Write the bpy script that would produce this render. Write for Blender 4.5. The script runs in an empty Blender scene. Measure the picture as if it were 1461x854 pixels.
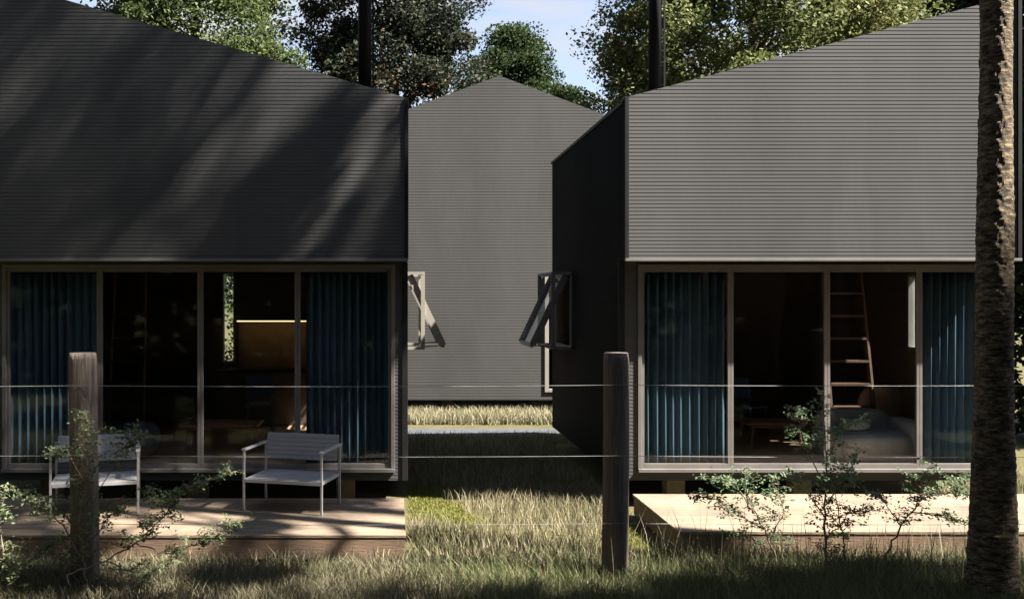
import bpy, math, random
import numpy as np
R = math.radians
PI = math.pi
rng = np.random.default_rng(7)
random.seed(7)
SC = bpy.context.scene
COL = SC.collection
F, CX, CY, CH = 1342.0, 560.0, 427.0, 2.5     # focal length in photo pixels, vanishing point, eye height

def at(px, py, d):
    """world point seen at photo pixel (px,py) when it stands d metres from the camera"""
    return ((px - CX) * d / F, d, CH - (py - CY) * d / F)

# ------------------------------------------------------------------ object helpers
class MB:
    def __init__(s): s.v = []; s.f = []
    def add(s, vs, fs):
        n = len(s.v); s.v += [tuple(p) for p in vs]; s.f += [tuple(i + n for i in f) for f in fs]
    def box(s, x0, x1, y0, y1, z0, z1):
        s.add([(x0,y0,z0),(x1,y0,z0),(x1,y1,z0),(x0,y1,z0),(x0,y0,z1),(x1,y0,z1),(x1,y1,z1),(x0,y1,z1)],
              [(0,3,2,1),(4,5,6,7),(0,1,5,4),(1,2,6,5),(2,3,7,6),(3,0,4,7)])
    def hexa(s, p):
        s.add(p, [(0,3,2,1),(4,5,6,7),(0,1,5,4),(1,2,6,5),(2,3,7,6),(3,0,4,7)])
    def bar(s, a, b, w, h=None, up=(0,0,1)):
        """rectangular bar from a to b"""
        h = h or w
        a = np.array(a, float); b = np.array(b, float); d = b - a; d /= np.linalg.norm(d)
        u = np.array(up, float)
        if abs(d @ u) > .95: u = np.array((0,1,0), float)
        r = np.cross(d, u); r /= np.linalg.norm(r); u = np.cross(r, d)
        q = lambda c: [c - r*w/2 - u*h/2, c + r*w/2 - u*h/2, c + r*w/2 + u*h/2, c - r*w/2 + u*h/2]
        s.hexa(q(a) + q(b))
    def tube(s, pts, rad, seg=8, cap=True, jit=0):
        pts = [np.array(p, float) for p in pts]
        rings = []
        ref = np.array((0.31, 0.95, 0.05))
        for i, p in enumerate(pts):
            d = pts[min(i+1, len(pts)-1)] - pts[max(i-1, 0)]; d /= (np.linalg.norm(d) + 1e-9)
            u = np.cross(d, ref)
            if np.linalg.norm(u) < .1: u = np.cross(d, (1, 0, 0))
            u /= np.linalg.norm(u); w = np.cross(d, u)
            r = rad[i] if hasattr(rad, '__len__') else rad
            rings.append([p + (u*math.cos(t) + w*math.sin(t)) * r * (1 + random.uniform(-jit, jit))
                          for t in [2*PI*k/seg for k in range(seg)]])
        vs = [q for rg in rings for q in rg]; fs = []
        for i in range(len(pts)-1):
            for k in range(seg):
                a = i*seg + k; b = i*seg + (k+1) % seg
                fs.append((a, b, b+seg, a+seg))
        if cap:
            fs.append(tuple(range(seg-1, -1, -1))); o = (len(pts)-1)*seg
            fs.append(tuple(o + k for k in range(seg)))
        s.add(vs, fs)
    def build(s, name, mat, parent=None, smooth=False, bevel=0):
        me = bpy.data.meshes.new(name); me.from_pydata(s.v, [], s.f); me.update()
        return link(name, me, mat, parent, smooth, bevel)

def link(name, me, mat, parent=None, smooth=False, bevel=0):
    o = bpy.data.objects.new(name, me); COL.objects.link(o)
    if mat: me.materials.append(mat)
    if smooth: me.polygons.foreach_set('use_smooth', [True]*len(me.polygons))
    if parent: o.parent = parent
    if bevel:
        m = o.modifiers.new('bevel', 'BEVEL'); m.width = bevel; m.segments = 2; m.limit_method = 'ANGLE'
    return o

def thing(name, label, cat, loc=(0,0,0), rz=0, group=None):
    o = bpy.data.objects.new(name, None); COL.objects.link(o)
    o.location = loc; o.rotation_euler = (0, 0, rz); o.empty_display_size = .2
    return tag(o, label, cat, group)
def tag(o, label, cat, group=None):
    o['label'] = label; o['category'] = cat
    if group: o['group'] = group
    return o
def kind(o, k): o['kind'] = k; return o
def copy_tree(o, parent=None):
    c = o.copy(); COL.objects.link(c)
    if parent: c.parent = parent
    for ch in list(o.children): copy_tree(ch, c)
    return c
def np_mesh(name, V, faces):
    """V (N,k,3): N islands of k verts each; faces: index tuples of one island"""
    N, k, _ = V.shape
    me = bpy.data.meshes.new(name)
    me.vertices.add(N*k); me.vertices.foreach_set('co', V.reshape(-1).astype(np.float32))
    idx = []; st = []; tot = []; base = 0
    lt = sum(len(f) for f in faces)
    loop = np.concatenate([np.array(f) for f in faces])
    L = (np.arange(N)[:, None]*k + loop[None, :]).reshape(-1)
    offs = np.cumsum([0] + [len(f) for f in faces[:-1]])
    S = (np.arange(N)[:, None]*lt + offs[None, :]).reshape(-1)
    me.loops.add(N*lt); me.loops.foreach_set('vertex_index', L.astype(np.int32))
    me.polygons.add(len(S)); me.polygons.foreach_set('loop_start', S.astype(np.int32))
    me.update(calc_edges=True); me.validate()
    return me

# ------------------------------------------------------------------ materials
def newmat(name):
    m = bpy.data.materials.new(name); m.use_nodes = True
    nt = m.node_tree; b = nt.nodes['Principled BSDF']
    return m, nt, b
def ramp(nt, stops, interp='LINEAR'):
    n = nt.nodes.new('ShaderNodeValToRGB'); cr = n.color_ramp; cr.interpolation = interp
    while len(cr.elements) < len(stops): cr.elements.new(.5)
    for e, (p, c) in zip(cr.elements, stops):
        e.position = p; e.color = (*c, 1)
    return n
def noise_tex(nt, scale, detail=4, rough=.55, vec=None, stretch=None, coord='Object'):
    tc = nt.nodes.new('ShaderNodeTexCoord'); n = nt.nodes.new('ShaderNodeTexNoise')
    n.inputs['Scale'].default_value = scale; n.inputs['Detail'].default_value = detail; n.inputs['Roughness'].default_value = rough
    if stretch:
        mp = nt.nodes.new('ShaderNodeMapping'); mp.inputs['Scale'].default_value = stretch
        nt.links.new(tc.outputs[coord], mp.inputs['Vector']); nt.links.new(mp.outputs[0], n.inputs['Vector'])
    else: nt.links.new(tc.outputs[coord], n.inputs['Vector'])
    return n
def surf(name, c1, c2, scale=3, rough=.6, metal=0, stretch=None, bump=0, bscale=None, spec=.5, detail=5, island=0, rvar=.1):
    m, nt, b = newmat(name)
    n = noise_tex(nt, scale, detail, .6, stretch=stretch)
    r = ramp(nt, [(.3, c1), (.7, c2)])
    nt.links.new(n.outputs['Fac'], r.inputs[0])
    out = r.outputs[0]
    if island:
        g = nt.nodes.new('ShaderNodeNewGeometry'); mr = nt.nodes.new('ShaderNodeMapRange')
        mr.inputs['To Min'].default_value = 1 - island; mr.inputs['To Max'].default_value = 1 + island
        nt.links.new(g.outputs['Random Per Island'], mr.inputs['Value'])
        mx = nt.nodes.new('ShaderNodeVectorMath'); mx.operation = 'SCALE'
        nt.links.new(out, mx.inputs[0]); nt.links.new(mr.outputs[0], mx.inputs['Scale']); out = mx.outputs[0]
    nt.links.new(out, b.inputs['Base Color'])
    mr = nt.nodes.new('ShaderNodeMapRange'); mr.inputs['To Min'].default_value = max(0, rough - rvar); mr.inputs['To Max'].default_value = min(1, rough + rvar)
    nt.links.new(n.outputs['Fac'], mr.inputs['Value']); nt.links.new(mr.outputs[0], b.inputs['Roughness'])
    b.inputs['Metallic'].default_value = metal; b.inputs['Specular IOR Level'].default_value = spec
    if bump:
        bp = nt.nodes.new('ShaderNodeBump'); bp.inputs['Strength'].default_value = bump; bp.inputs['Distance'].default_value = .02
        n2 = noise_tex(nt, bscale or scale*4, 6, .65, stretch=stretch)
        nt.links.new(n2.outputs['Fac'], bp.inputs['Height']); nt.links.new(bp.outputs[0], b.inputs['Normal'])
    return m
def leafmat(name, cols, accent=None, accent_amt=.0, trans=.3, ascale=.6, rough=.55):
    """leaf material: colour varies per leaf, with patches of an accent colour through the crown"""
    m, nt, b = newmat(name)
    g = nt.nodes.new('ShaderNodeNewGeometry')
    k = len(cols)
    r = ramp(nt, [(i/(k-1), c) for i, c in enumerate(cols)])
    nt.links.new(g.outputs['Random Per Island'], r.inputs[0])
    out = r.outputs[0]
    if accent:
        n = noise_tex(nt, ascale, 3, .6)
        ad = nt.nodes.new('ShaderNodeMath'); ad.operation = 'MULTIPLY_ADD'
        ad.inputs[1].default_value = .25; nt.links.new(g.outputs['Random Per Island'], ad.inputs[0]); nt.links.new(n.outputs['Fac'], ad.inputs[2])
        rr = ramp(nt, [(.72 - accent_amt, (0,0,0)), (.86 - accent_amt, (1,1,1))])
        nt.links.new(ad.outputs[0], rr.inputs[0])
        mx = nt.nodes.new('ShaderNodeMix'); mx.data_type = 'RGBA'
        nt.links.new(rr.outputs[0], mx.inputs['Factor']); nt.links.new(out, mx.inputs['A']); mx.inputs['B'].default_value = (*accent, 1)
        out = mx.outputs['Result']
    nt.links.new(out, b.inputs['Base Color']); b.inputs['Roughness'].default_value = min(1, rough+.15); b.inputs['Specular IOR Level'].default_value = .15
    t = nt.nodes.new('ShaderNodeBsdfTranslucent'); nt.links.new(out, t.inputs['Color'])
    ms = nt.nodes.new('ShaderNodeMixShader'); ms.inputs[0].default_value = trans
    nt.links.new(b.outputs[0], ms.inputs[1]); nt.links.new(t.outputs[0], ms.inputs[2])
    nt.links.new(ms.outputs[0], nt.nodes['Material Output'].inputs['Surface'])
    return m
def glassmat(name, tint, refl=1.0):
    m, nt, b = newmat(name); nt.nodes.remove(b)
    t = nt.nodes.new('ShaderNodeBsdfTransparent'); t.inputs[0].default_value = (*tint, 1)
    g = nt.nodes.new('ShaderNodeBsdfGlossy'); g.inputs['Roughness'].default_value = .04; g.inputs[0].default_value = (.9,.95,1,1)
    fr = nt.nodes.new('ShaderNodeFresnel'); fr.inputs[0].default_value = 1.5
    mu = nt.nodes.new('ShaderNodeMath'); mu.operation = 'MULTIPLY'; mu.inputs[1].default_value = refl; mu.use_clamp = True
    nt.links.new(fr.outputs[0], mu.inputs[0])
    ms = nt.nodes.new('ShaderNodeMixShader'); nt.links.new(mu.outputs[0], ms.inputs[0])
    nt.links.new(t.outputs[0], ms.inputs[1]); nt.links.new(g.outputs[0], ms.inputs[2])
    nt.links.new(ms.outputs[0], nt.nodes['Material Output'].inputs['Surface'])
    return m

M = {}
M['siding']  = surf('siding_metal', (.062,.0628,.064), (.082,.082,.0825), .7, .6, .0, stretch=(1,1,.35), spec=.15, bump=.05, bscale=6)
M['siding_shaded'] = surf('siding_shaded_metal', (.0042,.0046,.006), (.0065,.007,.009), .8, .7, 0, spec=.06, bump=.05, bscale=6)  # darker copy of the siding: shade of the side walls put into the colour
M['siding_back'] = surf('siding_back_metal', (.060,.0588,.0575), (.076,.0748,.0732), .7, .6, 0, stretch=(1,1,.4), spec=.15, bump=.05, bscale=6)
M['trim']    = surf('dark_trim_metal', (.013,.013,.014), (.02,.02,.021), 2, .6, .0, spec=.15)
M['flash']   = surf('flashing_metal', (.13,.12,.108), (.17,.158,.145), 2, .4, .0)
M['frame']   = surf('bronze_window_frame', (.125,.115,.108), (.165,.152,.143), 3, .45, .0, spec=.4)
M['paleframe'] = surf('pale_window_frame', (.25,.23,.195), (.31,.285,.245), 3, .45, 0, spec=.4)
M['roof']    = surf('roof_metal', (.016,.016,.018), (.024,.024,.026), 1.5, .5, 0)
M['pipe']    = surf('black_flue_steel', (.006,.006,.0065), (.010,.010,.0105), 3, .55, .0, spec=.2)
M['concrete']= surf('pier_concrete', (.20,.17,.14), (.28,.24,.2), 8, .85, bump=.3)
M['inwall']  = surf('interior_dark_wood', (.11,.083,.064), (.165,.125,.097), 2.5, .7, stretch=(1,1,8))
M['infloor'] = surf('interior_floor_wood', (.42,.27,.17), (.55,.37,.25), 3, .5, stretch=(1,8,1))
M['deck']    = surf('deck_timber', (.175,.124,.082), (.235,.175,.122), 2.2, .72, stretch=(.8,9,9), bump=.35, bscale=9, island=.17)
M['deckface']= surf('deck_fascia_timber', (.15,.092,.06), (.21,.135,.09), 2.2, .75, stretch=(.7,9,9), bump=.3, bscale=9)
M['post']    = surf('weathered_post_wood', (.085,.064,.051), (.22,.172,.142), 4.2, .88, stretch=(5,5,.45), bump=.9, bscale=9)
M['wire']    = surf('fence_wire', (.22,.22,.215), (.30,.30,.29), 5, .4, .4)
M['chair']   = surf('white_chair_metal', (.38,.375,.37), (.45,.445,.44), 5, .4, .0)
M['weave']   = surf('chair_pale_slats', (.27,.265,.262), (.35,.342,.335), 6, .6, stretch=(1,1,14), bump=.2)
M['curtain'] = surf('blue_curtain_cloth', (.055,.098,.138), (.092,.152,.198), 3, .85, stretch=(6,1,.4), spec=.2)
M['ladder']  = surf('ladder_brown_wood', (.15,.082,.052), (.21,.118,.076), 4, .6, stretch=(6,6,1))
M['redwood'] = surf('table_red_wood', (.34,.14,.085), (.44,.20,.12), 4, .45, stretch=(1,6,6))
M['sofa']    = surf('grey_upholstery', (.36,.36,.37), (.46,.46,.47), 9, .9, bump=.2)
M['pouf']    = surf('dark_beanbag_cloth', (.13,.135,.15), (.18,.185,.2), 7, .9, bump=.2)
M['tan']     = surf('tan_cushion_cloth', (.5,.38,.25), (.6,.46,.32), 7, .9, bump=.2)
M['bluechair'] = surf('blue_painted_wood', (.07,.13,.28), (.10,.18,.36), 4, .5)
M['cabinet'] = surf('kitchen_cabinet_wood', (.05,.036,.027), (.075,.055,.042), 3, .55, stretch=(1,1,6))
M['splash']  = surf('kitchen_splashback', (.30,.20,.11), (.38,.26,.15), 5, .5)
M['glass']   = glassmat('window_glass', (.93,.95,.95), .42)
M['bark']    = surf('tree_bark', (.045,.035,.027), (.11,.085,.065), 3, .9, stretch=(4,4,.7), bump=.6)
M['twig']    = surf('shrub_twig_bark', (.14,.11,.085), (.25,.205,.16), 9, .85, bump=.3)
M['path']    = surf('path_asphalt', (.040,.043,.052), (.062,.066,.076), 5, .8, bump=.3, bscale=50)
m, nt, b = newmat('lamp_strip'); M['lamp'] = m
b.inputs['Base Color'].default_value = (.8,.6,.35,1); b.inputs['Emission Color'].default_value = (1,.66,.32,1); b.inputs['Emission Strength'].default_value = .42

M['leaf_bright'] = leafmat('leaf_bright_green', [(.055,.076,.026),(.085,.112,.040),(.125,.150,.062)], trans=.35)
M['leaf_dark']   = leafmat('leaf_dark_bluegreen', [(.018,.026,.019),(.034,.044,.028),(.066,.072,.045)], (.13,.065,.024), .02, trans=.2, ascale=.42)
M['leaf_mid']    = leafmat('leaf_mid_green', [(.019,.034,.013),(.034,.055,.019),(.058,.080,.030)], trans=.3)
M['leaf_sage']   = leafmat('leaf_sage_olive', [(.062,.080,.022),(.125,.146,.048),(.20,.212,.095)], (.14,.07,.02), -.05, trans=.3, ascale=.35)
M['leaf_forest'] = leafmat('leaf_forest', [(.02,.035,.014),(.035,.055,.02),(.055,.075,.03)], trans=.25)
M['leaf_wood'] = leafmat('leaf_deep_wood', [(.010,.018,.008),(.018,.03,.012),(.03,.042,.018)], trans=.08)
M['lawn'] = leafmat('lawn_green', [(.12,.135,.03),(.17,.175,.045),(.22,.21,.07)], trans=.3, rough=.7)
M['leaf_shrub']  = leafmat('leaf_shrub', [(.10,.14,.058),(.155,.20,.09),(.22,.26,.14)], trans=.35)
M['leaf_shrub_dark'] = leafmat('leaf_shrub_dark', [(.085,.14,.066),(.13,.195,.10),(.19,.25,.14)], trans=.35)
M['leaf_palm']   = leafmat('leaf_palm', [(.035,.06,.02),(.05,.085,.03),(.08,.11,.04)], trans=.25)
M['grass_dry']   = leafmat('grass_dry', [(.105,.103,.055),(.175,.16,.098),(.26,.228,.15),(.35,.305,.215)], (.06,.08,.028), -.03, trans=.3, ascale=.8, rough=.7)
M['grass_tall']  = leafmat('grass_tall_green', [(.058,.084,.032),(.098,.122,.048),(.155,.165,.077),(.24,.22,.125)], trans=.3, rough=.7)
M['grass_rough'] = leafmat('grass_rough_straw', [(.16,.15,.08),(.25,.23,.145),(.36,.33,.24)], trans=.3, rough=.7)

# ground: mown green turf with brown soil patches
m, nt, b = newmat('ground_turf'); M['ground'] = m
n1 = noise_tex(nt, .9, 6, .65); n2 = noise_tex(nt, 30, 6, .7)
r1 = ramp(nt, [(.35, (.075,.068,.026)), (.6, (.10,.088,.04)), (.8, (.085,.065,.038))])
r2 = ramp(nt, [(.3, (.55,.55,.55)), (.7, (1.25,1.25,1.25))])
nt.links.new(n1.outputs[0], r1.inputs[0]); nt.links.new(n2.outputs[0], r2.inputs[0])
mx = nt.nodes.new('ShaderNodeMix'); mx.data_type = 'RGBA'; mx.blend_type = 'MULTIPLY'; mx.inputs['Factor'].default_value = 1
nt.links.new(r1.outputs[0], mx.inputs['A']); nt.links.new(r2.outputs[0], mx.inputs['B']); nt.links.new(mx.outputs['Result'], b.inputs['Base Color'])
b.inputs['Roughness'].default_value = .9; b.inputs['Specular IOR Level'].default_value = .2
bp = nt.nodes.new('ShaderNodeBump'); bp.inputs['Strength'].default_value = .8; bp.inputs['Distance'].default_value = .03
nt.links.new(n2.outputs[0], bp.inputs['Height']); nt.links.new(bp.outputs[0], b.inputs['Normal'])

def stain(mat, scale, col, lo, hi, amt, stretch=None):
    nt = mat.node_tree; b = nt.nodes['Principled BSDF']; src = b.inputs['Base Color'].links[0].from_socket
    n = noise_tex(nt, scale, 7, .68, stretch=stretch); r = ramp(nt, [(lo, (0,0,0)), (hi, (amt,)*3)]); nt.links.new(n.outputs['Fac'], r.inputs[0])
    mx = nt.nodes.new('ShaderNodeMix'); mx.data_type = 'RGBA'; nt.links.new(r.outputs[0], mx.inputs['Factor']); nt.links.new(src, mx.inputs['A']); mx.inputs['B'].default_value = (*col, 1)
    nt.links.new(mx.outputs['Result'], b.inputs['Base Color'])
stain(M['deck'], 1.6, (.075,.062,.052), .46, .72, .75)
stain(M['deckface'], 2.2, (.06,.045,.035), .45, .7, .7)
stain(M['post'], 3.0, (.02,.016,.013), .55, .66, .55, stretch=(6,6,.35))
stain(M['siding'], 1.1, (.105,.099,.09), .55, .85, .55, stretch=(1.6,1,.25))
stain(M['siding_back'], .7, (.085,.081,.074), .55, .85, .5, stretch=(1.6,1,.25))
# palm trunk bark: ragged horizontal leaf scars
m, nt, b = newmat('palm_bark'); M['palm'] = m
n1 = noise_tex(nt, 7.5, 6, .78, stretch=(1.4,1.4,4.6)); n2 = noise_tex(nt, 9, 5, .7, stretch=(1,1,3))
r1 = ramp(nt, [(.40, (.012,.009,.006)), (.48, (.085,.062,.034)), (.56, (.21,.15,.08)), (.68, (.37,.27,.15))])
nt.links.new(n1.outputs[0], r1.inputs[0]); nt.links.new(r1.outputs[0], b.inputs['Base Color']); b.inputs['Roughness'].default_value = .9
bp = nt.nodes.new('ShaderNodeBump'); bp.inputs['Strength'].default_value = 1; bp.inputs['Distance'].default_value = .04
nt.links.new(n1.outputs[0], bp.inputs['Height']); nt.links.new(bp.outputs[0], b.inputs['Normal'])

# ------------------------------------------------------------------ setting
g = MB(); g.add([(-400,-300,0),(400,-300,0),(400,700,0),(-400,700,0)], [(0,1,2,3)])
kind(g.build('ground', M['ground']), 'structure')
g = MB(); g.add([(-30,17.15,.004),(40,17.15,.004),(40,18.25,.004),(-30,18.25,.004)], [(0,1,2,3)])
kind(g.build('path', M['path']), 'structure')

# ------------------------------------------------------------------ houses
def corr(mb, a, b, z0, ztop, plane, axis='x', sign=-1, pitch=.043, amp=.0024, lo=None, hi=None, per=6):
    """horizontal ribbed sheet from a to b along the axis; lo(z)/hi(z) clip the ends under a sloping roof"""
    # lapped profile: each strip leans out towards its lower edge, then steps back under it
    zs = []; k = math.floor(z0/pitch)
    while k*pitch < ztop:
        for f, o in ((0, .0), (.10, .0), (.16, 1.0), (.22, 1.06), (.97, .04), (1-1e-4, 0)):
            z = (k+f)*pitch
            if z0 < z < ztop: zs.append((z, o))
        k += 1
    prof = lambda z: np.interp((z/pitch) % 1, (0, .10, .16, .22, .97, 1), (0, 0, 1, 1.06, .04, 0))
    zs = [(z0, prof(z0))] + zs + [(ztop, prof(ztop))]; n = len(zs) - 1
    vs = []; fs = []
    for z, o in zs:
        off = sign * amp * o
        l = max(a, lo(z)) if lo else a; h = min(b, hi(z)) if hi else b
        if l > h: l = h = (l + h)/2
        for t in (l, h):
            vs.append((t, plane + off, z) if axis == 'x' else (plane + off, t, z))
    for i in range(n):
        q = (2*i, 2*i+1, 2*i+3, 2*i+2)
        fs.append(q if (axis == 'x') == (sign < 0) else q[::-1])
    mb.add(vs, fs)

RC = .30      # how far the window wall stands back under the upper wall
ZB, ZS = .33, 2.967
def shed_house(label, X0, X1, Yf, Yb, zl, zr, mull, side_open, flue, flash_ext=0):
    """zl, zr: roof underside height at X0 and X1. side_open: list of (side, y0, y1, z0, z1)"""
    h = thing('shed_house', label, 'house', ((X0+X1)/2, (Yf+Yb)/2, 0))
    ox, oy = (X0+X1)/2, (Yf+Yb)/2
    def part(mb, name, mat, parent=None, **k):
        mb.v = [(x-ox, y-oy, z) for x, y, z in mb.v]
        return mb.build(name, mat, parent or h, **k)
    sl = (zr - zl)/(X1 - X0); top = lambda x: zl + sl*(x - X0)
    zmax = max(zl, zr)
    lo = (lambda z: X0 + (z - zl)/sl) if sl > 0 else None     # not needed on low side
    # upper front wall
    mb = MB()
    if sl > 0: corr(mb, X0, X1, ZS, zmax, Yf, lo=lambda z: X0 + max(0, (z - zl)/sl))
    else:      corr(mb, X0, X1, ZS, zmax, Yf, hi=lambda z: X1 - max(0, (z - zr)/-sl))
    part(mb, 'front_wall', M['siding'])
    # flashing strip under it and the soffit over the window wall
    mb = MB(); mb.box(X0-.012, X1+.012, Yf-.028, Yf+.015, ZS-.022, ZS+.012); part(mb, 'flashing', M['flash'], bevel=.004)
    mb = MB(); mb.box(X0, X1, Yf+.016, Yf+RC+.1, ZS-.004, ZS+.06); part(mb, 'soffit', M['trim'])
    # liner behind the upper front wall
    mb = MB(); mb.hexa([(X0+.02,Yf+.03,ZS+.061),(X1-.02,Yf+.03,ZS+.061),(X1-.02,Yf+.12,ZS+.061),(X0+.02,Yf+.12,ZS+.061),
                        (X0+.02,Yf+.03,top(X0)-.012),(X1-.02,Yf+.03,top(X1)-.012),(X1-.02,Yf+.12,top(X1)-.012),(X0+.02,Yf+.12,top(X0)-.012)])
    part(mb, 'wall_liner', M['inwall'])
    # lower strips round the sliding doors
    Yw = Yf + RC; a, b = mull[0], mull[-1]
    zt, zb = 2.925, .475
    mb = MB()
    corr(mb, X0+.06, a, ZB, ZS-.005, Yw); corr(mb, b, X1-.03, ZB, ZS-.005, Yw); corr(mb, a, b, ZB, zb, Yw)
    mb.box(a, b, Yw-.004, Yw+.05, zt, ZS-.005)
    part(mb, 'lower_wall', M['siding'], smooth=False)
    mb = MB(); mb.box(X0+.06, a-.01, Yw+.012, Yw+.1, ZB, ZS-.006); mb.box(b+.01, X1-.03, Yw+.012, Yw+.1, ZB, ZS-.006); mb.box(a-.01, b+.01, Yw+.012, Yw+.1, ZB, zb-.02)
    part(mb, 'wall_core', M['inwall'])
    # side walls with their openings
    for side, x in ((-1, X0), (1, X1)):
        mb = MB(); ln = MB(); zt_ = top(x)
        rects = []
        ops = [o for o in side_open if o[0] == side]
        y0 = Yf + RC
        if ops:
            _, p, q, c, d = ops[0]
            rects = [(y0, p, ZB, ZS), (q, Yb, ZB, ZS), (p, q, ZB, c), (p, q, d, ZS)]
        else: rects = [(y0, Yb, ZB, ZS)]
        rects.append((Yf, Yb, ZS, zt_))
        for (p, q, c, d) in rects:
            if q - p > .01 and d - c > .005:
                corr(mb, p, q, c, d, x, axis='y', sign=side)
                xa, xb = (x+.012, x+.09) if side < 0 else (x-.09, x-.012)
                ln.box(xa, xb, p + (.002 if p > Yf else .121), q, c, d)
        part(mb, 'side_wall', M['siding_shaded'])
        part(ln, 'side_liner', M['inwall'])
        # corner trims
        mb = MB(); s = 1 if side < 0 else -1
        mb.box(*sorted((x - s*.014, x + s*.032)), Yf-.02, Yf+.03, ZS+.013, zt_); part(mb, 'corner_trim', M['trim'], bevel=.003)
        mb = MB(); mb.box(*sorted((x - s*.012, x + s*.058)), Yw-.02, Yw+.03, ZB, ZS-.023); part(mb, 'corner_trim', M['trim'], bevel=.003)
    # back wall with a slit window
    return h, part, top, (a, b, zt, zb, Yw)

def finish_house(h, part, top, X0, X1, Yf, Yb, sl_win, mull, zt, zb, Yw, flue):
    wx0, wx1, wz0, wz1 = sl_win
    mb = MB()
    for (p, q, c, d) in ((X0+.095, wx0, .34, 4.85), (wx1, X1-.095, .34, 4.85), (wx0, wx1, .34, wz0), (wx0, wx1, wz1, 4.85)): mb.box(p, q, Yb-.1, Yb, c, d)
    mb.hexa([(X0+.095,Yb-.1,4.85),(X1-.095,Yb-.1,4.85),(X1-.095,Yb,4.85),(X0+.095,Yb,4.85),
             (X0+.095,Yb-.1,top(X0)-.005),(X1-.095,Yb-.1,top(X1)-.005),(X1-.095,Yb,top(X1)-.005),(X0+.095,Yb,top(X0)-.005)])
    part(mb, 'back_wall', M['inwall'])
    w = MB()
    for (p, q, c, d) in ((wx0, wx0+.03, wz0, wz1), (wx1-.03, wx1, wz0, wz1), (wx0+.03, wx1-.03, wz0, wz0+.03), (wx0+.03, wx1-.03, wz1-.03, wz1)): w.box(p, q, Yb-.115, Yb+.012, c, d)
    wf = part(w, 'slit_window', M['paleframe'])
    g = MB(); g.box(wx0+.03, wx1-.03, Yb-.05, Yb-.044, wz0+.03, wz1-.03); part(g, 'pane', M['glass'], wf)
    # roof slab, floor, loft, piers
    t = .075
    mb = MB(); y0, y1 = Yf-.03, Yb+.03
    e = .02; y0 = Yf+.125; zl, zr = top(X0-e)-.052, top(X1+e)-.052
    mb.hexa([(X0-e,y0,zl),(X1+e,y0,zr),(X1+e,y1,zr),(X0-e,y1,zl),(X0-e,y0,zl+t*.6),(X1+e,y0,zr+t*.6),(X1+e,y1,zr+t*.6),(X0-e,y1,zl+t*.6)])
    part(mb, 'roof', M['roof'], bevel=.006)
    mb = MB(); mb.box(X0+.1, X1-.1, Yw+.105, Yb-.105, ZB+.005, .44); part(mb, 'floor', M['infloor'])
    mb = MB(); mb.box(X0+.1, X1-.1, 13.6, Yb-.105, 3.08, 3.2); part(mb, 'loft_floor', M['inwall'])
    for px in (X0+.75, (X0+X1)/2, X1-.75):
        for py in (Yf+.65, Yb-.6):
            mb = MB(); mb.box(px-.11, px+.11, py-.11, py+.11, -.05, ZB+.004); part(mb, 'pier', M['concrete'])
    # outer window frame
    a, b = mull[0], mull[-1]
    mb = MB()
    mb.box(a-.012, a+.036, Yw-.022, Yw+.07, zb-.0, zt); mb.box(b-.036, b+.012, Yw-.022, Yw+.07, zb, zt)
    mb.box(a+.037, b-.037, Yw-.022, Yw+.07, zt-.045, zt-.002); mb.box(a-.012, b+.012, Yw-.05, Yw+.07, zb-.045, zb-.001)
    part(mb, 'window_frame', M['frame'], bevel=.004)
    for i in range(4):
        l, r = mull[i], mull[i+1]; o = .0 if i in (0, 3) else .03
        l2 = l + (.038 if i == 0 else -.02 if i == 2 else .0); r2 = r - (.038 if i == 3 else .0)
        if i == 1: l2 = l - .035; r2 = r + .012
        if i == 2: l2 = l + .014; r2 = r + .035
        if i == 0: r2 = r - .037
        if i == 3: l2 = l + .037
        y = Yw + .005; fw = .034
        mb = MB()
        mb.box(l2, l2+fw, y, y+.04, zb+.002, zt-.047); mb.box(r2-fw, r2, y, y+.04, zb+.002, zt-.047)
        mb.box(l2+fw, r2-fw, y, y+.04, zb+.002, zb+.055); mb.box(l2+fw, r2-fw, y, y+.04, zt-.092, zt-.047)
        d = part(mb, 'sliding_door', M['frame'], bevel=.003)
        g = MB(); g.box(l2+fw, r2-fw, y+.017, y+.023, zb+.055, zt-.092); part(g, 'pane', M['glass'], d)
    # flue
    fx, fy, fr = flue
    mb = MB(); mb.tube([(fx,fy,top(fx)-.02),(fx,fy,8.2)], fr, 20); f = part(mb, 'flue_pipe', M['pipe'], smooth=False)
    for p in f.data.polygons: p.use_smooth = len(p.vertices) == 4
    mb = MB(); mb.tube([(fx,fy,top(fx)+.10),(fx,fy,top(fx)+.17)], fr+.03, 20)
    part(mb, 'flue_collar', M['pipe'])
    mb = MB(); mb.bar((fx+fr+.022, fy-.05, top(fx)-.02), (fx+fr+.022, fy-.05, 8.1), .022); part(mb, 'flue_bracket', M['trim'])

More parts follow.
